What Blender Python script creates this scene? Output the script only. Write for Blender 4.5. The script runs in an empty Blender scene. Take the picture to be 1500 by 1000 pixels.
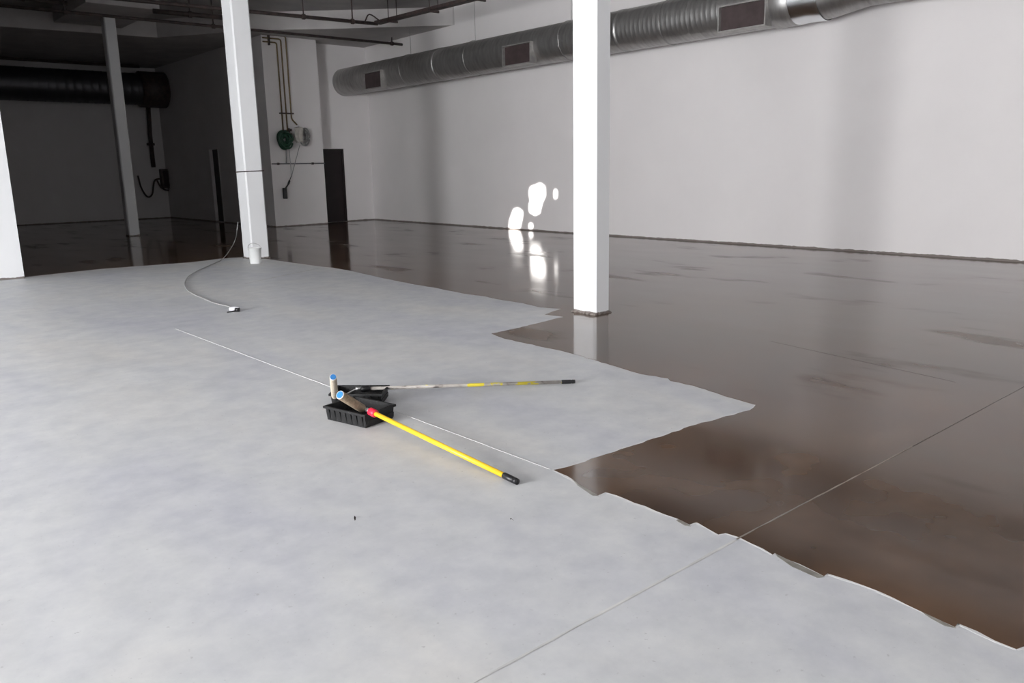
import bpy, bmesh, math, random
from mathutils import Vector, Matrix
random.seed(7)
C = bpy.context.scene.collection

# ------------------------------------------------------------------ camera
F = 1174.92                     # focal length in pixels of the 1500 wide frame
YAW, PITCH, ROLL, CAMH = -0.716089, 0.211074, -0.0198143, 1.5
cf = Vector((-math.sin(YAW)*math.cos(PITCH), math.cos(YAW)*math.cos(PITCH), -math.sin(PITCH)))
r0 = Vector((math.cos(YAW), math.sin(YAW), 0)); u0 = r0.cross(cf)
cr = r0*math.cos(ROLL) + u0*math.sin(ROLL); cu = -r0*math.sin(ROLL) + u0*math.cos(ROLL)
camd = bpy.data.cameras.new('camera'); cam = bpy.data.objects.new('camera', camd); C.objects.link(cam)
camd.sensor_width = 36; camd.lens = 36*F/1500; camd.clip_start = .05; camd.clip_end = 300
cam.matrix_world = Matrix(((cr.x, cu.x, -cf.x, 0), (cr.y, cu.y, -cf.y, 0), (cr.z, cu.z, -cf.z, CAMH), (0, 0, 0, 1)))
bpy.context.scene.camera = cam
O = Vector((0, 0, CAMH))
def ray(px, py): return cf + cr*((px-750)/F) - cu*((py-500)/F)
def on_z(px, py, z=0.): d = ray(px, py); return O + d*((z-CAMH)/d.z)
def on_x(px, py, x): d = ray(px, py); return O + d*(x/d.x)
def on_y(px, py, y): d = ray(px, py); return O + d*(y/d.y)

# ------------------------------------------------------------------ light
vs = bpy.context.scene.view_settings
vs.view_transform = 'Standard'; vs.look = 'None'; vs.gamma = 1; vs.use_curve_mapping = False; vs.exposure = 0.06
w = bpy.data.worlds.new('daylight'); bpy.context.scene.world = w; w.use_nodes = True
w.node_tree.nodes['Background'].inputs[0].default_value = (.75, .85, 1, 1)
w.node_tree.nodes['Background'].inputs[1].default_value = 1.0
def area(name, loc, rot, sx, sy, power, col):
    l = bpy.data.lights.new(name, 'AREA'); l.shape = 'RECTANGLE'; l.size = sx; l.size_y = sy; l.energy = power; l.color = col
    o = bpy.data.objects.new(name, l); o.location = loc; o.rotation_euler = rot; C.objects.link(o); return o
WX = -9.2                                            # the unseen window in the left wall
for wy, wsz, wpow in ((4.15, 2.1, 1560), (1.2, 2.6, 520), (8.8, 4.0, 300)):  # last entry is an added fill lamp with no window behind it
    area('window_and_fill_light', (WX+.12, wy, 2.1), (0, -math.pi/2, 0), 3.6, wsz, wpow, (.985, .985, 1))
area('front_fill_light', (9.5, -5.3, 1.8), (math.pi/2, 0, 0), 6.0, 2.8, 110, (.93, .97, 1))  # unseen fill lamp added to brighten the near end of the right wall
SD = Vector((13.6-WX, 14.6-3.6, .62-2.1)).normalized()
sl = bpy.data.lights.new('sun', 'SUN'); sl.energy = 22; sl.angle = math.radians(.28); sl.color = (1, .985, .95)
so = bpy.data.objects.new('sun', sl); so.rotation_euler = (-SD).to_track_quat('Z', 'Y').to_euler(); so.location = (-20, 0, 8); C.objects.link(so)

# ------------------------------------------------------------------ helpers
def mk(name, verts, faces, m, parent=None, smooth=False):
    me = bpy.data.meshes.new(name); me.from_pydata([tuple(v) for v in verts], [], faces); me.update()
    bm = bmesh.new(); bm.from_mesh(me); bmesh.ops.recalc_face_normals(bm, faces=bm.faces); bm.to_mesh(me); bm.free()
    if smooth:
        for p in me.polygons: p.use_smooth = True
    o = bpy.data.objects.new(name, me); C.objects.link(o)
    if m: me.materials.append(m)
    if parent: o.parent = parent; o.matrix_parent_inverse = Matrix.Translation(-parent.location) if parent.type == 'EMPTY' else Matrix.Identity(4)
    return o
class MB:
    def __init__(s): s.v = []; s.f = []
    def add(s, v, f):
        n = len(s.v); s.v += [Vector(a) for a in v]; s.f += [tuple(i+n for i in q) for q in f]; return s
    def box(s, x0, x1, y0, y1, z0, z1, M=None):
        v = [Vector((x, y, z)) for z in (z0, z1) for y in (y0, y1) for x in (x0, x1)]
        if M is not None: v = [M @ a for a in v]
        return s.add(v, [(0, 2, 3, 1), (4, 5, 7, 6), (0, 1, 5, 4), (2, 6, 7, 3), (0, 4, 6, 2), (1, 3, 7, 5)])
    def prism(s, poly, z0, z1):
        n = len(poly)
        return s.add([(p[0], p[1], z0) for p in poly]+[(p[0], p[1], z1) for p in poly],
            [tuple(range(n))[::-1], tuple(range(n, 2*n))]+[(i, (i+1) % n, n+(i+1) % n, n+i) for i in range(n)])
    def tube(s, pts, r, n=10, cap=True, closed=False):
        pts = [Vector(p) for p in pts]; L = len(pts); rs = r if isinstance(r, (list, tuple)) else [r]*L
        t = (pts[1]-pts[0]).normalized(); a = t.orthogonal().normalized(); v = []
        for i, p in enumerate(pts):
            if i > 0 or closed:
                q = pts[(i+1) % L] if (i < L-1 or closed) else p
                e = pts[i-1] if (i > 0 or closed) else p
                t2 = (q-e).normalized()
                a = (a - t2*a.dot(t2)).normalized(); t = t2
            b = t.cross(a)
            v += [p + (a*math.cos(2*math.pi*k/n)+b*math.sin(2*math.pi*k/n))*rs[i] for k in range(n)]
        f = [(i*n+k, i*n+(k+1) % n, ((i+1) % L)*n+(k+1) % n, ((i+1) % L)*n+k) for i in range(L if closed else L-1) for k in range(n)]
        if cap and not closed: f += [tuple(range(n))[::-1], tuple(range((L-1)*n, L*n))]
        return s.add(v, f)
    def build(s, name, m, parent=None, smooth=False): return mk(name, s.v, s.f, m, parent, smooth)
def thing(name, loc, label, cat, group=None):
    o = bpy.data.objects.new(name, None); o.location = loc; o.empty_display_size = .1; C.objects.link(o)
    return tag(o, label, cat, group)
def tag(o, label, cat, group=None):
    o['label'] = label; o['category'] = cat
    if group: o['group'] = group
    return o
def struct(o, label=None, cat=None):
    o['kind'] = 'structure'
    if label: o['label'] = label
    if cat: o['category'] = cat
    return o
def bev(o, wd=.01, seg=2):
    m = o.modifiers.new('bevel', 'BEVEL'); m.width = wd; m.segments = seg; m.limit_method = 'ANGLE'; m.angle_limit = math.radians(40); return o
def smooth_path(pts, k=6):
    pts = [Vector(p) for p in pts]; P = [pts[0]*2-pts[1]]+pts+[pts[-1]*2-pts[-2]]; out = []
    for i in range(1, len(P)-2):
        for j in range(k):
            t = j/k; a, b, c, d = P[i-1:i+3]
            out.append(.5*((2*b)+(c-a)*t+(2*a-5*b+4*c-d)*t*t+(3*b-a-3*c+d)*t**3))
    return out+[pts[-1]]

# ------------------------------------------------------------------ materials
def mat(name, col, rough=.6, metal=0., ior=1.45, coat=0.):
    m = bpy.data.materials.new(name); m.use_nodes = True; b = m.node_tree.nodes['Principled BSDF']
    b.inputs['Base Color'].default_value = (*col, 1); b.inputs['Roughness'].default_value = rough
    b.inputs['Metallic'].default_value = metal; b.inputs['IOR'].default_value = ior; b.inputs['Coat Weight'].default_value = coat
    return m
def N(m, t, **k):
    n = m.node_tree.nodes.new(t)
    for a, v in k.items():
        if hasattr(n, a): setattr(n, a, v)
        else: n.inputs[a.replace('_', ' ')].default_value = v
    return n
def LK(m, a, b): m.node_tree.links.new(a, b)
def coords(m, scale=(1, 1, 1)):
    tc = N(m, 'ShaderNodeTexCoord'); mp = N(m, 'ShaderNodeMapping'); mp.inputs['Scale'].default_value = scale
    LK(m, tc.outputs['Object'], mp.inputs['Vector']); return mp.outputs['Vector']
def noise(m, vec, scale, detail=4, rough=.55, dist=0.):
    n = N(m, 'ShaderNodeTexNoise'); n.inputs['Scale'].default_value = scale; n.inputs['Detail'].default_value = detail
    n.inputs['Roughness'].default_value = rough; n.inputs['Distortion'].default_value = dist
    LK(m, vec, n.inputs['Vector']); return n.outputs['Fac']
def ramp(m, fac, stops):
    r = N(m, 'ShaderNodeValToRGB'); e = r.color_ramp.elements
    while len(e) < len(stops): e.new(.5)
    for i, (p, c) in enumerate(stops): e[i].position = p; e[i].color = (*c, 1) if len(c) == 3 else c
    LK(m, fac, r.inputs['Fac']); return r.outputs['Color']
def mix(m, fac, a, b, mode='MIX'):
    x = N(m, 'ShaderNodeMix'); x.data_type = 'RGBA'; x.blend_type = mode
    if isinstance(fac, float): x.inputs['Factor'].default_value = fac
    else: LK(m, fac, x.inputs['Factor'])
    for s, v in ((6, a), (7, b)):
        if isinstance(v, tuple): x.inputs[s].default_value = (*v, 1)
        else: LK(m, v, x.inputs[s])
    return x.outputs[2]
def BS(m): return m.node_tree.nodes['Principled BSDF']
def bump(m, h, s, d=.01):
    b = N(m, 'ShaderNodeBump'); b.inputs['Strength'].default_value = s; b.inputs['Distance'].default_value = d
    LK(m, h, b.inputs['Height']); LK(m, b.outputs['Normal'], BS(m).inputs['Normal'])
def speckled(name, c1, c2, scale, rough=.6, metal=0., bs=.2, **k):
    m = mat(name, c1, rough, metal, **k); v = coords(m); n = noise(m, v, scale)
    LK(m, ramp(m, n, [(.35, c1), (.65, c2)]), BS(m).inputs['Base Color']); bump(m, n, bs, .003); return m

# bare dry concrete: pale grey with broad bluish and warm trowel clouds and fine specks
dry = mat('dry_concrete', (.5, .5, .5), .55)
v = coords(dry); v2 = coords(dry, (1, .45, 1))
c = ramp(dry, noise(dry, v2, .9, 5, .6, .4), [(.30, (.50, .515, .58)), (.5, (.60, .615, .63)), (.70, (.68, .67, .645))])
c = mix(dry, .35, c, ramp(dry, noise(dry, v, 5, 6, .65), [(.33, (.44, .45, .475)), (.67, (.74, .74, .73))]))
c = mix(dry, ramp(dry, noise(dry, v, 38, 3, .6), [(.66, (0, 0, 0)), (.74, (.6, .6, .6))]), c, (.38, .38, .39))
LK(dry, c, BS(dry).inputs['Base Color']); bump(dry, noise(dry, v, 60, 4, .6), .12, .002)
LK(dry, ramp(dry, noise(dry, v, 2, 3), [(.3, (.42,)*3), (.7, (.6,)*3)]), BS(dry).inputs['Roughness'])
# the same slab under fresh wet sealer: dark brown and mirror glossy
wet = mat('wet_sealer', (.05, .035, .025), .1, ior=1.45, coat=.0)
v = coords(wet); v2 = coords(wet, (.55, 1, 1))
c = ramp(wet, noise(wet, v2, .8, 2, .5), [(.25, (.038, .023, .015)), (.75, (.138, .076, .040))])
c = mix(wet, .35, c, ramp(wet, noise(wet, v, 3.2, 2, .5), [(.2, (.030, .019, .013)), (.8, (.17, .095, .052))]))
LK(wet, c, BS(wet).inputs['Base Color'])
LK(wet, ramp(wet, noise(wet, coords(wet, (1, .35, 1)), 1.7, 4, .5), [(.35, (.09,)*3), (.60, (.13,)*3), (.70, (.30,)*3)]), BS(wet).inputs['Roughness'])
BS(wet).inputs['Coat Roughness'].default_value = .06
bump(wet, noise(wet, coords(wet, (1, .5, 1)), 2.2, 1, .4), .08, .012)

def wallmat(name, col, foot=(.20, .175, .16), footh=.034):
    m = mat(name, col, .75); v = coords(m)
    c = mix(m, ramp(m, noise(m, v, .7, 4), [(.35, (0,)*3), (.7, (.6,)*3)]), col, tuple(x*.93 for x in col))
    tc = N(m, 'ShaderNodeTexCoord'); sp = N(m, 'ShaderNodeSeparateXYZ'); LK(m, tc.outputs['Object'], sp.inputs[0])
    a = N(m, 'ShaderNodeMath', operation='MULTIPLY_ADD'); LK(m, noise(m, v, 6, 5, .7), a.inputs[0]); a.inputs[1].default_value = -.06; LK(m, sp.outputs[2], a.inputs[2])
    f = ramp(m, a.outputs[0], [(0., (1,)*3), (max(.001, footh-.03), (.0,)*3)])
    c = mix(m, f, c, foot); LK(m, c, BS(m).inputs['Base Color']); bump(m, noise(m, v, 30, 4), .08, .004); return m
white = wallmat('white_wall_paint', (.80, .775, .772))
colw = wallmat('white_column_paint', (.80, .81, .82))
ceil_m = speckled('ceiling_concrete', (.33, .32, .32), (.40, .39, .38), 1.5, .85)
slab_m = speckled('lower_slab_concrete', (.46, .44, .44), (.54, .52, .51), 1.5, .85)
beam_m = speckled('beam_tone', (.50, .48, .48), (.58, .56, .55), 1.2, .8)
joint_m = speckled('joint_filler', (.50, .50, .50), (.66, .66, .65), 6, .8)
wjoint = speckled('sealed_joint', (.20, .17, .14), (.34, .30, .25), 5, .4)
djoint = speckled('dark_sealed_joint', (.03, .024, .02), (.05, .04, .03), 5, .3)
galv = mat('galvanised_steel', (.42, .43, .43), .42, .88)
v = coords(galv, (1, 4, 1)); LK(galv, ramp(galv, noise(galv, v, 3, 4), [(.3, (.34, .33, .325)), (.7, (.47, .47, .46))]), BS(galv).inputs['Base Color'])
foil = mat('bright_foil_sleeve', (.80, .82, .84), .25, 1.)
vent_in = speckled('vent_dark_inside', (.05, .035, .035), (.07, .05, .05), 6, .6)
vent_fr = speckled('vent_frame_steel', (.35, .34, .33), (.45, .44, .42), 8, .45, .6)
darkp = speckled('dark_pipe_paint', (.045, .035, .035), (.085, .06, .055), 9, .5)
brass = speckled('tarnished_copper_pipe', (.16, .115, .06), (.23, .17, .09), 12, .45, .5)
black = speckled('black_plastic', (.006, .006, .007), (.016, .016, .018), 40, .38)
doorm = speckled('dark_panel', (.012, .007, .008), (.018, .011, .012), 3, .45)
mask_m = mat('window_sun_mask', (.85, .86, .86), .8); BS(mask_m).inputs['Emission Color'].default_value = (.95, .98, 1, 1); BS(mask_m).inputs['Emission Strength'].default_value = 2.  # glowing screen added across the unseen window
greenh = speckled('green_hose', (.008, .038, .022), (.014, .06, .032), 20, .45)
greyh = speckled('grey_hose', (.20, .20, .20), (.30, .30, .29), 20, .5)
rag_m = speckled('pale_cloth', (.42, .40, .37), (.52, .50, .46), 14, .9)
cable_m = speckled('grey_cable', (.30, .30, .30), (.40, .40, .39), 30, .5)
yellow = speckled('yellow_enamel', (.84, .52, .022), (.90, .57, .03), 18, .35)
red = speckled('red_plastic', (.72, .02, .05), (.80, .03, .07), 18, .35)
blue = speckled('blue_plastic', (.02, .17, .42), (.03, .21, .48), 25, .4)
blued = speckled('darker_blue_plastic', (.02, .13, .36), (.03, .17, .42), 25, .4)
cap_w = speckled('roller_core_rim', (.62, .63, .65), (.70, .70, .72), 25, .5)
nap = speckled('damp_roller_nap', (.22, .17, .115), (.34, .27, .19), 60, .9, bs=.8)
napl = speckled('pale_roller_nap', (.46, .40, .31), (.60, .53, .43), 60, .9, bs=.8)
zinc = speckled('zinc_wire', (.5, .5, .5), (.65, .65, .65), 30, .3, .9)
bucket_m = speckled('white_plastic', (.84, .86, .85), (.88, .89, .88), 10, .35)
traym = mat('crusted_black_tray', (.012, .012, .013), .6)
v = coords(traym); c = mix(traym, ramp(traym, noise(traym, v, 40, 6, .7), [(.55, (0,)*3), (.70, (.8,)*3)]), (.004, .004, .0045), (.045, .045, .045))
LK(traym, c, BS(traym).inputs['Base Color']); bump(traym, noise(traym, v, 60, 4), .4, .004)
worn = mat('worn_yellow_pole_paint', (.4, .38, .33), .5)
v = coords(worn, (1, 1, 1))
c = ramp(worn, noise(worn, v, 7, 3, .6), [(.36, (.10, .09, .08)), (.42, (.36, .33, .30)), (.55, (.46, .44, .41)), (.58, (.74, .62, .05)), (.75, (.8, .66, .06))])
LK(worn, c, BS(worn).inputs['Base Color'])

# ------------------------------------------------------------------ shell
CZ, LZ = 5.73, 5.27
XB = 13.93; YB = 22.65; YF = 30.95; XS = 10.28; YBL = 22.12; XBL = 11.95
floor = struct(MB().box(-11, 16, -7, 32, -.2, 0).build('floor', dry))
# saw-cut joints filled with pale dust
def joint(a, b, wd, nm='control_joint', jm=None):
    a = Vector(a); b = Vector(b); d = (b-a); L = d.length; d.normalize(); n = Vector((-d.y, d.x)); k = max(2, int(L/.08)); vv = []; ff = []
    for i in range(k+1):
        p = a+d*(L*i/k); h = wd*.5*random.uniform(.55, 1.35); s = random.uniform(-.0015, .0015)
        for q, z in ((p-n*(h+s), .0004), (p+n*(h-s), .0004), (p+n*(h-s)*.6, .0028), (p-n*(h+s)*.6, .0028)): vv.append((q.x, q.y, z))
    for i in range(k):
        for j in range(4): ff.append((i*4+j, i*4+(j+1) % 4, i*4+4+(j+1) % 4, i*4+4+j))
    return mk(nm, vv, ff, jm or joint_m, floor)
joint((-9, 1.70), (2.67, 1.70), .013)
joint((2.675, 2.80), (2.655, 8.2), .007)
joint((4.57, 10.96), (6.15, 11.80), .05)

# rolled wet sealer with its jagged lapped edge
edge = [(36, 405.5), (150, 393.5), (280, 384), (325, 378.5), (355, 376.5), (394, 379.5), (424, 384), (469, 390), (484, 391.5), (511, 396), (538, 402), (560, 407),
  (579.6, 411), (605, 416), (633, 420.6), (680, 430), (711, 434), (728, 438), (767, 444), (790, 450), (823, 452), (798, 460.5), (826, 464), (756, 481), (720, 488.6), (739, 496), (767, 502), (812, 511.5), (840, 518.5),
  (900, 536), (940, 548), (978, 554), (982, 558), (1016, 565), (1040, 573), (1072, 583), (1107, 593), (1098, 601), (1020, 622), (920, 655), (845, 680), (811, 688.5), (840, 703), (876, 725.5), (887, 721),
  (919, 732), (929, 736.5), (993, 760), (1010, 768.5), (1020, 764.5), (1052, 783), (1063, 781), (1083, 787), (1132, 812.5), (1135, 810), (1207, 844), (1212, 840),
  (1287, 866), (1399, 918.5), (1403, 913), (1489, 951), (1500, 947), (1600, 990)]
W = [on_z(*p).xy for p in edge]
poly = [Vector((2.46, 14.25))]
for a, b in zip(W[:-1], W[1:]):
    L = (b-a).length; k = max(1, int(L/.05)); n = Vector((-(b-a).y, (b-a).x)).normalized()
    for i in range(k): poly.append(a+(b-a)*(i/k)+(n*random.uniform(-.007, .007) if i else n*0))
poly.append(W[-1])
poly += [Vector(p) for p in [(13.52, -6.9), (13.57, 13.3), (XB-.03, YB-.02), (XBL+.02, YB-.02), (XBL+.02, YBL-.02), (XS-.03, YBL-.02), (XS-.03, YF-.02), (-9.18, YF-.02), (-9.18, 14.75), (2.46, 14.75)]]
poly[0] = W[0]
film = MB().prism(poly, .0005, .0022).build('sealer_coat', wet)
pale = speckled('pale_residue', (.62, .63, .64), (.72, .72, .72), 14, .7)
thin = speckled('thin_sealer_film', (.16, .15, .13), (.30, .29, .26), 18, .3)
i0 = edge.index((1107, 593)); vv = []; ff = []
for a, b in zip(W[i0:-1], W[i0+1:]):
    d = b-a; L = d.length; k = max(1, int(L/.05)); d = d/L; nr = Vector((d.y, -d.x))
    for i in range(k+1):
        wd_ = random.uniform(.004, .016); p_ = a+d*(L*i/k)-nr*.006; q_ = p_+nr*(wd_+.006)
        vv += [(p_.x, p_.y, .0004), (q_.x, q_.y, .0004), (q_.x-nr.x*.002, q_.y-nr.y*.002, .0012), (p_.x, p_.y, .0012)]
        m0 = len(vv)-4
        if i: ff += [(m0-4+j, m0-4+(j+1) % 4, m0+(j+1) % 4, m0+j) for j in range(4)]
mk('edge_fringe', vv, ff, pale, film)
for l in ([(1136, 811), (1208, 845), (1197, 846.5), (1160, 830), (1139, 815.5)], [(1345, 893), (1400, 920), (1384, 917), (1362, 905)], [(838, 702), (877, 726.5), (868, 726), (846, 711)], [(996, 760), (1012, 771), (1003, 770), (990, 762)]):
    MB().prism([on_z(*p).xy for p in l], .0006, .0018).build('thin_lap', thin, film)
tag(film, 'glossy dark brown wet sealer rolled over the concrete with a jagged lapped edge', 'floor sealer')
joint((2.68, 1.70), (4.3, 1.68), .007, 'wet_control_joint', wjoint).location.z = .0015
joint((4.3, 1.68), (7.5, 1.66), .005, 'wet_control_joint', djoint).location.z = .0015
joint((6.15, 3.65), (5.83, 2.03), .005, 'wet_control_joint', djoint).location.z = .0003

def wall(name, boxes, m=white):
    b = MB()
    for q in boxes: b.box(*q)
    return struct(b.build(name, m))
# right wall, very slightly angled beyond y = 13.3
struct(MB().prism([(13.55, -7), (13.58, 13.3), (XB, YB+.5), (14.6, YB+.5), (14.6, -7)], 0, CZ).build('wall_right', white))
# back wall with the dark door; its alcove
wall('wall_back', [(12.94, 14.6, YB, YB+.4, 0, CZ), (11.9, 12.94, YB, YB+.4, 2.23, CZ), (11.9, 12.94, YB+.12, YB+.4, 0, 2.23)])
d1 = struct(MB().box(12.0, 12.93, YB+.05, YB+.10, .01, 2.22).build('door_1', doorm))
MB().box(12.0, 12.05, YB+.0, YB+.05, .01, 2.22).box(12.88, 12.93, YB, YB+.05, .01, 2.22).box(12.05, 12.88, YB, YB+.05, 2.17, 2.22).build('door_frame', doorm, d1)
# white block wall with the pipes, and the side wall that runs back from it with its narrow doorway
wall('wall_pier', [(XS, XBL, YBL, 25.9, 0, LZ+.1), (XS, XBL, 26.62, YF+.3, 0, LZ+.1), (XS, XBL, 25.9, 26.62, 2.33, LZ+.1), (XS+.3, XBL, 25.9, 26.62, 0, 2.33)])
d2 = struct(MB().box(XS+.10, XS+.15, 25.91, 26.61, .01, 2.32).build('doorway_2', doorm))  # dark panel stands in for the shade of an open doorway
MB().box(XS-.006, XS+.08, 25.86, 25.92, .01, 2.36).box(XS-.006, XS+.08, 26.60, 26.72, .01, 2.36).box(XS-.006, XS+.08, 25.92, 26.60, 2.32, 2.36).build('door_frame', white, d2)
wall('wall_far', [(-10.3, 14, YF, YF+.4, 0, CZ)])
wall('wall_partition', [(-10, 2.45, 14.28, 14.72, 0, CZ)], colw)
wall('wall_left', [(-10.3, WX, -7, -.0+.5, 0, CZ), (-10.3, WX, 6.5, 31.3, 0, CZ), (-10.3, WX, .5, 6.5, 0, .2), (-10.3, WX, .5, 6.5, 4.4, CZ)])
wall('wall_front', [(-10.3, 14.6, -7.3, -7, 0, CZ)])
# window with an added unseen screen, its holes cut to shape the sun patches
blob_px = [[(825, 103), (850, 120), (853, 165), (835, 200), (822, 255), (797, 266), (770, 250), (768, 215), (775, 195), (768, 150), (775, 122), (800, 115)],
  [(705, 233), (732, 250), (728, 285), (715, 335), (690, 347), (660, 340), (662, 300), (675, 265), (685, 240)],
  [(908+8*math.cos(t*.785), 158+24*math.sin(t*.785)) for t in range(8)], [(776+10*math.cos(t*.785), 325+14*math.sin(t*.785)) for t in range(8)]]
bm = bmesh.new(); ed = []
def loop(pts):
    vv = [bm.verts.new(p) for p in pts]
    for i in range(len(vv)): ed.append(bm.edges.new((vv[i], vv[(i+1) % len(vv)])))
PX = WX-.06
loop([(PX, .5, .2), (PX, 6.5, .2), (PX, 6.5, 4.4), (PX, .5, 4.4)])
for bl in blob_px:
    q = [on_x(560+x/3.572, 240+y/3.572, 13.62) for x, y in bl]
    loop([p + SD*((PX-p.x)/SD.x) for p in q])
bmesh.ops.triangle_fill(bm, use_beauty=True, edges=ed)
me = bpy.data.meshes.new('window_sun_mask'); bm.to_mesh(me); bm.free(); me.materials.append(mask_m)
win = struct(MB().box(WX-.12, WX-.01, .5, .58, .2, 4.4).box(WX-.12, WX-.01, 6.42, 6.5, .2, 4.4).box(WX-.12, WX-.01, .58, 6.42, .2, .26).box(WX-.12, WX-.01, .58, 6.42, 4.34, 4.4).build('window_1', vent_fr))
wp = bpy.data.objects.new('window_sun_mask', me); C.objects.link(wp); wp.parent = win
# ceiling and the lower slab with its slanting, slightly paler edge beam
struct(MB().box(-10.3, 14.6, -7.3, 31.4, CZ, CZ+.3).build('ceiling', ceil_m))
e = [on_z(662, 37, LZ), on_z(480, 42.5, LZ), on_z(366, 44.5, LZ), on_z(322, 48, LZ), on_z(230, 55, LZ)]
fr = [(13.75, e[0].y-.2)]+[(p.x, p.y) for p in e]+[(-9.9, e[4].y+2.)]
struct(MB().prism(fr+[(-9.9, 30.95), (XB+.1, 30.95)], LZ, CZ-.001).build('ceiling_lower', slab_m))
bp = fr+[(x, y-.04) for x, y in fr[::-1]]
struct(MB().prism(bp, LZ-.002, CZ-.002).build('trim_1', beam_m))

# ------------------------------------------------------------------ columns
def column(nm, x0, x1, y0, y1, z1, label, ch=.025, grout=True):
    t = thing(nm, ((x0+x1)/2, (y0+y1)/2, 0), label, 'column', 'white square columns of the hall')
    p = [(x0+ch, y0), (x1-ch, y0), (x1, y0+ch), (x1, y1-ch), (x1-ch, y1), (x0+ch, y1), (x0, y1-ch), (x0, y0+ch)]
    MB().prism(p, .002, z1).build('shaft', colw, t)
    b = MB(); n = 44; per = []
    cs = [(x0, y0), (x1, y0), (x1, y1), (x0, y1)]
    for i in range(4):
        a = Vector(cs[i]); c2 = Vector(cs[(i+1) % 4])
        for j in range(n//4): per.append(a+(c2-a)*j/(n//4))
    cx = Vector(((x0+x1)/2, (y0+y1)/2)); vv = []; ff = []
    for q in per:
        h = random.uniform(.006, .030); o = random.uniform(.004, .014); dd = Vector((math.copysign(o, q.x-cx.x), math.copysign(o, q.y-cx.y)))
        vv += [(q.x+dd.x, q.y+dd.y, .002), (q.x+dd.x*.3, q.y+dd.y*.3, h), (q.x-dd.x*.5, q.y-dd.y*.5, h*.9)]
    m = len(per)
    for i in range(m):
        for j in (0, 1): ff.append((i*3+j, ((i+1) % m)*3+j, ((i+1) % m)*3+j+1, i*3+j+1))
    mk('mortar_collar', vv, ff, speckled('column_foot_mortar', (.07, .055, .05), (.25, .23, .21), 30, .8) if 'column_foot_mortar' not in bpy.data.materials else bpy.data.materials['column_foot_mortar'], t)
    return t
column('column', 6.04, 6.275, 5.62, 5.95, CZ, 'white square column standing in the wet brown floor, nearest to the long right wall')
colL = column('column', 5.99, 6.325, 13.96, 14.36, CZ, 'white square column with a dark strap around it and a white bucket at its foot')
column('column', 6.29, 6.56, 22.2, 22.5, 5.34, 'dim grey-white square column standing in the unlit left part of the hall')
# drop panel over the far column
dp = [on_z(200, 22, 5.34), on_z(245, 8, 5.34), on_z(140, -2, 5.34), on_z(100, 22, 5.34)]
struct(MB().prism([(5.5, 20.6), (7.1, 20.6), (7.1, 23.6), (5.5, 23.6)], 5.341, CZ-.003).build('trim_2', slab_m))
# strap round the near-left column
z = on_y(370, 251, 13.95).z
st = MB().tube([(5.98, 13.95, z), (6.335, 13.95, z+.01), (6.335, 14.37, z), (5.98, 14.37, z-.005)], .009, 8, closed=True).build('strap', darkp)
tag(st, 'thin dark wire strap tied round the white column above the bucket', 'strap')

# ------------------------------------------------------------------ spiral duct on the right wall
DX, DZ, DR = 13.10, 4.20, .40
def ring_profile(y0, y1, r, pitch=.11, ridge=.0014):
    ys = []; y = y0
    while y < y1-.001:
        ys += [(y, r), (y+pitch*.80, r), (y+pitch*.86, r+ridge), (y+pitch*.94, r+ridge)]; y += pitch
    return [(min(a, y1), b) for a, b in ys]+[(y1, r)]
def lathe_y(prof, x, z, n=48):
    v = []; f = []
    for (y, r) in prof:
        v += [(x+r*math.cos(2*math.pi*k/n), y, z+r*math.sin(2*math.pi*k/n)) for k in range(n)]
    for i in range(len(prof)-1):
        for k in range(n): f.append((i*n+k, i*n+(k+1) % n, (i+1)*n+(k+1) % n, (i+1)*n+k))
    return v, f
duct = thing('air_duct', (DX, 15, DZ), 'long round galvanised spiral air duct running high along the right wall', 'air duct', 'round air ducts')
YR = 7.95
def lat(nm, prof, m, par, x=DX, z=DZ):
    v, f = lathe_y(prof, x, z); return mk(nm, v, f, m, par, True)
lat('spiral_tube', ring_profile(YR, YB-.01, DR), galv, duct)
lat('coupling', [(11.30, DR+.002), (11.30, DR+.008), (11.42, DR+.008), (11.42, DR+.002)], galv, duct)
lat('coupling', [(17.5, DR+.002), (17.5, DR+.008), (17.62, DR+.008), (17.62, DR+.002)], galv, duct)
lat('collar', [(7.55, DR+.01), (7.56, DR+.022), (7.95, DR+.022), (7.96, DR+.01)], galv, duct)
lat('foil_sleeve', [(7.05, DR+.012), (7.06, DR+.016), (7.30, DR+.006), (7.56, DR+.016)], foil, duct)
lat('reducer', [(6.30, .30), (6.38, .30), (7.00, DR-.005), (7.06, DR)], galv, duct, DX, DZ)
lat('narrow_tube', ring_profile(-6.5, 6.32, .30), galv, duct)
def vent(cx):  # corner pixels: top-left, top-right, bottom-right, bottom-left
    X = DX-DR-.08
    P = [on_x(px, py, X) for px, py in cx]
    y1 = (P[0].y+P[3].y)/2; y0 = (P[1].y+P[2].y)/2; z1 = (P[0].z+P[1].z)/2; z0 = (P[2].z+P[3].z)/2
    fr = MB(); tk = .025; xin = DX-DR*.72
    fr.box(X, xin, y0-tk, y0, z0-tk, z1+tk).box(X, xin, y1, y1+tk, z0-tk, z1+tk).box(X, xin, y0, y1, z1, z1+tk).box(X, xin, y0, y1, z0-tk, z0)
    f = fr.build('vent_frame', vent_fr, duct)
    MB().box(X+.068, X+.076, y0, y1, z0, z1).build('vent_shade_plate', vent_in, f)  # dark plate stands in for the shade inside the open vent
vent([(528, 109), (553, 104), (561, 126), (536, 130)])
vent([(733, 70), (774, 62), (777, 90), (740, 96)])
vent([(1050, 11), (1117, 0), (1122, 35), (1056, 45)])
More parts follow.
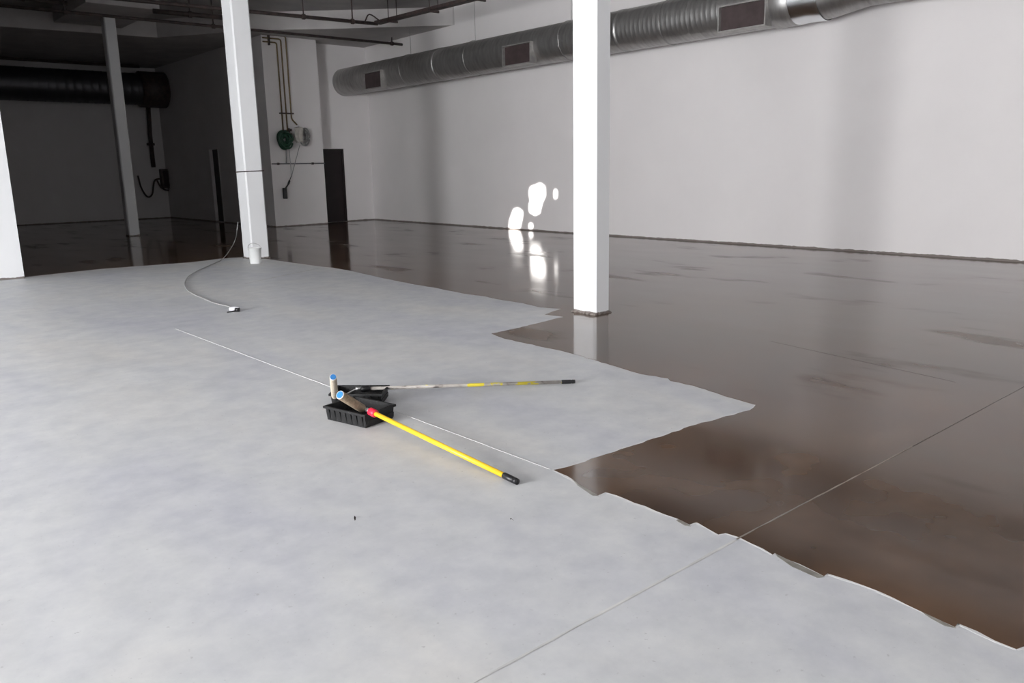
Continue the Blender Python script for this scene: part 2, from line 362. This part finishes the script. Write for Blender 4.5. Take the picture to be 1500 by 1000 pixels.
for y in (10.2, 12.9, 16.2, 19.0, 4.5):          # hangers
    r = DR+.012 if y > 7.2 else .312
    MB().tube([(DX+r*math.cos(a*math.pi/16), y, DZ+r*math.sin(a*math.pi/16)) for a in range(32)], .006, 6, closed=True).tube([(DX, y, DZ+r), (DX, y, CZ)], .006, 6).build('hanger', galv, duct)

# duct in the dark bay
d2x = thing('air_duct', (5, 30.1, 4.55), 'dark round air duct running high across the unlit far left wall', 'air duct', 'round air ducts')
def lathe_x(prof, y, z, n=40):
    v = []; f = []
    for (x, r) in prof: v += [(x, y+r*math.cos(2*math.pi*k/n), z+r*math.sin(2*math.pi*k/n)) for k in range(n)]
    for i in range(len(prof)-1):
        for k in range(n): f.append((i*n+k, i*n+(k+1) % n, (i+1)*n+(k+1) % n, (i+1)*n+k))
    return v, f
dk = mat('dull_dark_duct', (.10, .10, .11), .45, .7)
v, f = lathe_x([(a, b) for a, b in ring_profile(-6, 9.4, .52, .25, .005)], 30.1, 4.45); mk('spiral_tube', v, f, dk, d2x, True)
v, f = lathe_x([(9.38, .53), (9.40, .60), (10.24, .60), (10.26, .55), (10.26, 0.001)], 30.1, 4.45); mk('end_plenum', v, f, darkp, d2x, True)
tag(MB().tube([(-6, 29.5, 5.12), (9.3, 29.5, 5.12)], .05, 10).build('ceiling_pipe', darkp, None, True), 'dark straight pipe just above the duct of the unlit left bay', 'pipe')

# ------------------------------------------------------------------ ceiling pipes
slabpoly = fr+[(-9.9, 30.95), (XB+.1, 30.95)]
def ctop(p):
    ins = False
    for (x1, y1), (x2, y2) in zip(slabpoly, slabpoly[1:]+slabpoly[:1]):
        if (y1 > p[1]) != (y2 > p[1]) and p[0] < (x2-x1)*(p[1]-y1)/(y2-y1)+x1: ins = not ins
    return LZ if ins else CZ
def pipe(a, b, za, r, label, m=darkp, ext_a=0, brk=(), zb=None, nm='ceiling_pipe'):
    A = on_z(a[0], a[1], za); B = on_z(b[0], b[1], zb or za)
    d = (B-A).normalized(); A = A-d*ext_a
    t = thing(nm, A, label, 'pipe', 'dark pipes under the ceiling'); MB().tube([A, B], r, 12).build('tube', m, t, True)
    for s in brk:
        p = A+(B-A)*s
        k = MB(); k.tube([p-d*.035, p+d*.035], r+.022, 12); k.box(p.x-.012, p.x+.012, p.y-.012, p.y+.012, p.z+r, ctop(p)); k.build('hanger_clamp', m, t)
    return t, A, B
t1, A1, B1 = pipe((193, 0), (553, 35), 5.15, .042, 'dark sprinkler pipe hung under the ceiling, running left to right behind two columns', ext_a=4, brk=(.62, .80, .93))
k = MB()
q = [on_z(534, 33, 5.15), on_z(541, 21, 5.21), on_z(557, 31, 5.15)]
k.tube(smooth_path(q, 4), .016, 8); k.build('flexible_hose', darkp, t1, True)
pipe((170, 24.5), (608, 67), 5.10, .035, 'long dark pipe with a capped end above the three copper pipes', ext_a=5, brk=(.30, .55, .94))
pipe((224, 16), (330, 26), 5.30, .055, 'short thick dark pipe end beneath the beam left of the strapped column', ext_a=0, brk=(.5,))
pipe((20, -5), (98, 5), 5.45, .06, 'thick dark pipe at the top left corner of the hall', ext_a=2, brk=(.7,))
# cable tray running forward along the wall side
A = on_z(553, 35, 5.15); B = on_z(705, -3, 5.15); dd = (B-A).normalized(); B = B+dd*1.5
tr = thing('cable_tray', A, 'dark cable tray slanting forward under the ceiling above the round duct', 'cable tray')
n = Vector((-dd.y, dd.x, 0))
def slab(mb, a, b, wd, z0, z1, off=0):
    mb.add([(a+n*(off-wd)).to_tuple()[:2]+(z0,), (a+n*(off+wd)).to_tuple()[:2]+(z0,), (b+n*(off+wd)).to_tuple()[:2]+(z0,), (b+n*(off-wd)).to_tuple()[:2]+(z0,),
            (a+n*(off-wd)).to_tuple()[:2]+(z1,), (a+n*(off+wd)).to_tuple()[:2]+(z1,), (b+n*(off+wd)).to_tuple()[:2]+(z1,), (b+n*(off-wd)).to_tuple()[:2]+(z1,)],
           [(3, 2, 1, 0), (4, 5, 6, 7), (0, 1, 5, 4), (1, 2, 6, 5), (2, 3, 7, 6), (3, 0, 4, 7)])
m_ = MB(); slab(m_, A, B, .09, 5.14, 5.15); slab(m_, A, B, .006, 5.14, 5.21, -.09); slab(m_, A, B, .006, 5.14, 5.21, .09); m_.build('tray_channel', darkp, tr)
for i, s in enumerate((.12, .42, .72)):
    p = A+(B-A)*s; MB().box(p.x-.14, p.x+.14, p.y-.02, p.y+.02, 5.09, 5.138).box(p.x-.13, p.x-.115, p.y-.008, p.y+.008, 5.138, ctop(p)).box(p.x+.115, p.x+.13, p.y-.008, p.y+.008, 5.138, ctop(p)).build('tray_bracket', darkp, tr)

# ------------------------------------------------------------------ pipes and hoses on the white block wall
YP = YBL-.05
def P(px, py, off=0): return on_y(px, py, YP-off)
tp = thing('copper_pipes', P(418, 120), 'three thin copper pipes dropping down the white block wall above the hoses', 'pipes')
for a, cpt, bt in (((366, 60), (405, 62.5), (415.5, 200)), ((366, 54), (411, 57.5), (421.5, 200)), ((366, 49), (418, 53), (427, 172))):
    x0 = P(*cpt); x1 = P(*bt); pts = [Vector((XS-.0+.02, YP, x0.z)), x0+Vector((-.05, 0, 0)), x0+Vector((-.015, 0, -.015)), x0+Vector((0, 0, -.05)), Vector((x0.x, YP, x1.z))]
    if cpt[0] == 418: e1 = pts[-1]; pts += [e1+Vector((.03, 0, -.07)), e1+Vector((.16, 0, -.20))]
    MB().tube(pts, .020, 8).build('pipe', brass, tp, True)
def clamp(x0, x1, z, par, y=YP):
    MB().box(x0, x1, y-.028, YBL, z-.018, z+.018).build('clamp', darkp, par)
zc = P(420, 166).z; clamp(P(410, 166).x, P(430, 166).x, zc, tp)
p0, p1 = P(393, 51), P(394, 66); MB().box(p0.x-.015, p0.x+.025, YP-.028, YBL, p1.z, p0.z).build('clamp', darkp, tp)
# valve on the middle pipe
pv = P(423.5, 193)
vt = MB().tube([pv+Vector((0, -.0, .10)), pv+Vector((0, 0, -.30))], [.03, .035], 10).tube([pv+Vector((-.02, -.03, .05)), pv+Vector((.06, -.03, .05))], .035, 10).tube([pv+Vector((0, -.03, -.08)), pv+Vector((0, -.09, -.08))], .05, 10).build('valve', darkp, tp)
# green coil of hose
def coil(c, rx, rz, turns, r, m, name, label, cat, depth=.12, seed=1):
    rnd = random.Random(seed); pts = []
    for i in range(turns*16):
        a = 2*math.pi*i/16; j = .30+.70*((i//16*.618+seed*.31) % 1.0)**.6+.10*math.sin(i*.9+seed)
        pts.append(Vector((c.x+rx*j*math.cos(a), YBL-.09-depth*i/(turns*16), c.z+rz*j*math.sin(a))))
    o = MB().tube(smooth_path(pts, 2), r, 7).build(name, m, None, True); return tag(o, label, cat, 'hoses on the block wall')
g = P(414.5, 205)
coil(g, .20, .24, 14, .026, greenh, 'hose_coil', 'dark green hose bundled in a coil on the block wall', 'hose', .16, 3)
g2 = P(444, 201)
coil(g2, .17, .25, 8, .018, greyh, 'hose_coil', 'grey hose coiled on the block wall right of the green one', 'hose', .07, 5)
# pale cloth draped between
rg = thing('rag', P(434, 190), 'pale grey cloth hung between the green and grey hose coils', 'cloth')
c0 = P(433.5, 197); vv = []; ff = []
for i in range(9):
    for j in range(9):
        u, s = i/8, j/8; x = c0.x+(u-.5)*.26*(1-.25*s*s)+.01*math.sin(s*9); zz = c0.z+.20-s*.42-.04*abs(u-.5)
        vv.append((x, YBL-.26+.02*math.sin(u*14+s*2), zz))
for i in range(8):
    for j in range(8): ff.append((i*9+j, (i+1)*9+j, (i+1)*9+j+1, i*9+j+1))
cl = mk('cloth', vv, ff, rag_m, rg, True); s_ = cl.modifiers.new('s', 'SOLIDIFY'); s_.thickness = .012
MB().tube([(c0.x, YBL, c0.z+.19), (c0.x, YBL-.27, c0.z+.20)], .01, 6).build('hook', darkp, rg)
# horizontal rail pipe
za = P(392, 240).z
rail = thing('rail_pipe', (11, YP, za), 'thin grey horizontal pipe crossing the block wall below the hoses', 'pipe')
MB().tube([(XS+.0, YP, za+.0), (XBL+.0, YP, za)], .016, 8).build('tube', speckled('grey_pipe_paint', (.14, .14, .15), (.2, .2, .21), 9), rail, True)
for px in (407.5, 458): x = P(px, 240).x; MB().tube([(x-.03, YP, za), (x+.03, YP, za)], .032, 8).box(x-.02, x+.02, YP, YBL, za-.02, za+.02).build('clamp', darkp, rail)
# hanging cables with a black plug box
hc = thing('hanging_cable', P(427, 240), 'grey cables looping down from the hoses to a black hand switch', 'cable')
Q = lambda l, off=.05: smooth_path([on_y(x, y, YP-off) for x, y in l], 5)
MB().tube(Q([(423, 215), (424.5, 230), (426, 245), (426.5, 258)]), .011, 6).build('cable', cable_m, hc, True)
MB().tube(Q([(439, 213), (435, 228), (431, 243), (427, 258)]), .011, 6).build('cable', cable_m, hc, True)
MB().tube(Q([(419, 216), (419.5, 228), (419.5, 239)]), .020, 6).build('cable', greyh, hc, True)
MB().tube(Q([(427, 257), (424, 265), (422, 270), (418, 276)]), [.012]*5+[.03]*5+[.022]*5+[.016], 8).build('connector', black, hc, True)
s0 = on_y(417, 275, YP-.05); s1 = on_y(418.5, 291, YP-.05)
bev(MB().box(s0.x-.05, s0.x+.05, YP-.09, YP+.0, s1.z, s0.z).build('switch_box', black, hc), .01)

# ------------------------------------------------------------------ dark bay fittings
YD = YF-.12
dc = thing('conduit', on_y(220, 220, YD), 'dark vertical conduit dropping from the duct in the unlit bay', 'conduit')
a = on_y(216, 150, YD); b = on_y(225, 245, YD)
MB().tube([(a.x+.03, YD, 4.3), (b.x, YD, 3.0), (b.x, YD, b.z)], .075, 10).build('tube', darkp, dc, True)
MB().box(b.x-.12, b.x+.12, YD-.02, YF-.003, 2.6, 2.68).build('clamp', darkp, dc)
bx = on_y(247, 262, YD)
sb = thing('switch_cabinet', bx, 'dark wall box with a looped cable in the unlit bay', 'electrical box')
bev(MB().box(bx.x-.28, bx.x+.25, YD-.12, YF-.005, bx.z-.33, bx.z+.36).build('cabinet_body', darkp, sb), .015)
bev(MB().box(bx.x-.22, bx.x+.19, YD-.145, YD-.12, bx.z-.27, bx.z+.30).build('cabinet_door', doorm, sb), .008)
MB().tube(Q([(202, 257), (207, 275), (216, 287), (223, 285), (226, 268), (232, 262), (238, 263)], 8.6-.0) if False else smooth_path([on_y(x, y, YD) for x, y in [(202, 257), (207, 275), (216, 288), (223, 284), (226, 266), (232, 262), (240, 263)]], 5), .03, 8).build('cable', darkp, sb, True)
MB().tube(smooth_path([on_y(x, y, YD) for x, y in [(230, 264), (236, 274), (247, 279), (257, 272)]], 5), .03, 8).build('cable', darkp, sb, True)

# ------------------------------------------------------------------ bucket at the column foot
bc = on_z(378.3, 386.5); 
bk = thing('bucket', (bc.x, bc.y+.1, 0), 'small white plastic bucket with raised handle at the strapped column foot', 'bucket')
bx_, by_ = bc.x, bc.y+.10; v = []; f = []; n = 28
prof = [(.0, .0025), (.088, .0025), (.092, .01), (.108, .255), (.116, .258), (.116, .272), (.108, .274), (.10, .265), (.086, .03), (0.0, .03)]
for r, z in prof: v += [(bx_+max(r, .0005)*math.cos(2*math.pi*k/n), by_+max(r, .0005)*math.sin(2*math.pi*k/n), z) for k in range(n)]
for i in range(len(prof)-1):
    for k in range(n): f.append((i*n+k, i*n+(k+1) % n, (i+1)*n+(k+1) % n, (i+1)*n+k))
mk('body', v, f, bucket_m, bk, True)
MB().tube([(bx_-.118*math.cos(a)*.95, by_+.06*math.sin(a), .262+.085*math.sin(a)) for a in [math.pi*i/14 for i in range(15)]], .005, 6).build('handle', zinc, bk, True)
MB().tube([(bx_-.112, by_, .255), (bx_-.128, by_, .255)], .014, 8).build('ear', bucket_m, bk)
MB().tube([(bx_+.112, by_, .255), (bx_+.128, by_, .255)], .014, 8).build('ear', bucket_m, bk)

# ------------------------------------------------------------------ extension cord on the floor
cp = [on_x(352.5, 326, 6.0), on_x(350.5, 336, 5.93)]
cp = [Vector((5.97, 14.42, .66)), Vector((5.93, 14.40, .50))]
for (px, py), z in (((345, 350), .27), ((338, 364), .11)):
    p = on_z(px, py, z); cp.append(p)
cp += [on_z(px, py, .012) for px, py in [(326, 379), (308, 388), (290, 396), (276, 405), (270.5, 415), (274, 424), (284, 431), (298, 437), (312, 443), (325, 446.5), (336, 449), (343, 453)]]
cd = thing('extension_cord', on_z(270, 415), 'thin grey extension cord curving from the strapped column over dry concrete', 'cord')
MB().tube(smooth_path(cp, 6), .008, 7).build('cord', cable_m, cd, True)
pe = on_z(344, 456, 0)
dv = (on_z(343, 453, .012)-on_z(336, 449, .012)).normalized()
sk = MB().tube([pe+Vector((-.04, .05, .024)), pe+Vector((.0, .02, .026)), pe+Vector((.045, -.02, .026))], [.018, .030, .026], 10).build('socket', cap_w, cd, True)
MB().tube([pe+Vector((.0, -.02, .022)), pe+Vector((.03, -.055, .020))], .022, 10).tube([pe+Vector((-.10, -.03, .008)), pe+Vector((.0, -.035, .012))], .008, 6).build('plug', black, cd, True)

# ------------------------------------------------------------------ paint trays
def tray(org, ux, L, Wd, Hh, label, tilt=0):
    """deep rectangular roller tray, org = base corner, ux = direction of the long side"""
    ux = Vector(ux).normalized(); uy = Vector((-ux.y, ux.x, 0)); 
    t = thing('paint_tray', org, label, 'paint tray', 'black roller trays')
    M = Matrix(((ux.x, uy.x, 0, org[0]), (ux.y, uy.y, 0, org[1]), (0, 0, 1, org[2]), (0, 0, 0, 1)))
    fl_ = .007
    def ringq(g, z): return [(-g, -g, z), (L+g, -g, z), (L+g, Wd+g, z), (-g, Wd+g, z)]
    # outer shell with ribs between the corners
    levels = [(0, .0), (fl_*.5, Hh*.5), (fl_, Hh), (fl_+.006, Hh), (fl_+.006, Hh-.01), (fl_+.010, Hh-.01), (fl_+.010, Hh+.004), (fl_-.004, Hh+.004), (fl_*.5-.004, Hh*.5), (-.006, .012)]
    v = []; f = []
    for g, z in levels: v += [M @ Vector(q) for q in ringq(g, z)]
    for i in range(len(levels)-1):
        for k in range(4): f.append((i*4+k, i*4+(k+1) % 4, i*4+4+(k+1) % 4, i*4+4+k))
    f.append((0, 1, 2, 3)); m = len(levels)*4-4; f.append((m, m+1, m+2, m+3))
    mk('shell', v, f, traym, t)
    rb = MB()
    for i in range(7):
        x = L*(i+.5)/7; rb.add([M @ Vector(q) for q in [(x-.008, 0, 0.002), (x+.008, 0, .002), (x+.008, -fl_-.008, Hh-.012), (x-.008, -fl_-.008, Hh-.012), (x-.008, .003, .002), (x+.008, .003, .002), (x+.008, -fl_+.002, Hh-.012), (x-.008, -fl_+.002, Hh-.012)]],
            [(0, 1, 2, 3), (4, 7, 6, 5), (0, 4, 5, 1), (2, 6, 7, 3), (0, 3, 7, 4), (1, 5, 6, 2)])
    rb.build('rib', traym, t)
    # sloping roll-off ramp inside with ridges
    rp = MB(); rp.add([M @ Vector(q) for q in [(L*.35, .0, .014), (L+.008, -.004, Hh*.5), (L+.008, Wd+.004, Hh*.5), (L*.35, Wd, .014), (L*.35, .0, .010), (L+.008, 0, .012), (L+.008, Wd, .012), (L*.35, Wd, .010)]],
           [(0, 1, 2, 3), (4, 7, 6, 5), (0, 4, 5, 1), (3, 2, 6, 7), (1, 5, 6, 2), (0, 3, 7, 4)])
    for i in range(6):
        s = .42+i*.09; z = .014+(s-.35)/.65*(Hh*.5-.014); rp.box(L*s-.004, L*s+.004, .01, Wd-.01, z, z+.007, M)
    rp.build('ramp', traym, t)
    return t
zt = .003
cA = on_z(537, 628.4); lA = on_z(478, 614.6); rA = on_z(579, 611.6)
ua = (cA-lA); La = ua.length
tray((lA.x+.01, lA.y, 0), ua, La-.02, .235, .085, 'crusted black roller tray in front, its ribbed long side facing the camera')
uB = (on_z(556, 598)-on_z(487, 598)); 
oB = on_z(487, 594.)
tray((oB.x, oB.y, 0), uB, .325, .19, .080, 'black roller tray standing behind the other, under the worn pole')

# ------------------------------------------------------------------ rollers
def roller(nm, e0, e1, hs, he, rad, napm, capm, polem, collarm, label, pr=.014, dark_first=False):
    t = thing(nm, he, label, 'paint roller', 'long pole paint rollers')
    e0, e1, hs, he = map(Vector, (e0, e1, hs, he)); d = (e1-e0).normalized()
    cov = MB().tube([e0, e0+d*.004, e1-d*.004, e1], [rad*.9, rad, rad, rad*.9], 20).build('roller_sleeve', napm, t, True)
    cp = MB().tube([e0-d*.004, e0+d*.001], rad*.96, 20).build('sleeve_rim', cap_w, t)
    MB().tube([e0-d*.007, e0-d*.001], rad*.80, 20).build('end_cap', capm, t)
    hd = (he-hs).normalized()
    side = (hs-e1); mid = e1+d*.035
    MB().tube(smooth_path([e1-d*.02, mid, (mid+hs)/2+d*.012, hs, hs+hd*.04], 5), .0055, 8).build('wire_frame', zinc, t, True)
    MB().tube([hs-hd*.005, hs+hd*.035], .013, 12).build('ferrule', zinc, t, True)
    MB().tube([hs+hd*.03, hs+hd*.035, hs+hd*.085, hs+hd*.09], [.018, .024, .024, .018], 14).build('collar', collarm, t, True)
    MB().tube([hs+hd*.085, he-hd*.085], pr, 14).build('pole', polem, t, True)
    MB().tube([he-hd*.10, he-hd*.095, he-hd*.03, he-hd*.028, he-hd*.022, he-hd*.02, he], [pr*1.0, pr*1.2, pr*1.2, pr*1.0, pr*1.0, pr*1.2, pr*1.1], 14).build('end_grip', black, t, True)
    return t
# yellow pole roller
e1 = on_y(531, 598.5, 4.14); e0 = on_y(498.5, 578.5, 4.07)
hs = on_y(538, 600, 4.06); he = on_z(758, 705.5, .017)
roller('paint_roller', e0, e1, hs, he, .0265, nap, blue, yellow, red, 'paint roller with clean yellow pole and red collar resting over the front tray')
# worn pole roller
g0 = on_y(488, 552.5, 4.40); g1 = on_y(490.5, 580, 4.60)
hs2 = on_y(522, 569.5, 4.60); he2 = on_z(842, 558.5, .016)
roller('paint_roller', g0, g1, hs2, he2, .0225, napl, blued, worn, black, 'paint roller standing upright in the rear tray with a worn patchy yellow pole', pr=.012)
print('roller coords', e0, e1, hs, he, g0, g1, hs2, he2)

# ------------------------------------------------------------------ scraps on the floor
def scrap(px, py, L, a, label):
    p = on_z(px, py); d = Vector((math.cos(a), math.sin(a), 0)); n = Vector((-d.y, d.x, 0))
    v = [p-d*L, p-d*L*.2+n*L*.22, p+d*L*.5+n*L*.1, p+d*L, p+d*L*.3-n*L*.2, p-d*L*.5-n*L*.16]; z = [.001, .006, .010, .003, .005, .002]
    pts = [(q.x, q.y, zz) for q, zz in zip(v, z)]; pts2 = [(x, y, zz+.0015) for x, y, zz in pts]
    o = mk('leaf_scrap', pts+pts2, [tuple(range(6))[::-1], tuple(range(6, 12))]+[(i, (i+1) % 6, 6+(i+1) % 6, 6+i) for i in range(6)], darkp); tag(o, label, 'debris', 'scraps on the concrete')
scrap(520, 760, .020, 1.0, 'tiny dark scrap lying alone on the dry concrete below the trays')
scrap(750, 762, .010, 2.0, 'tiny dark crumb on dry concrete just below the tip of the yellow pole')
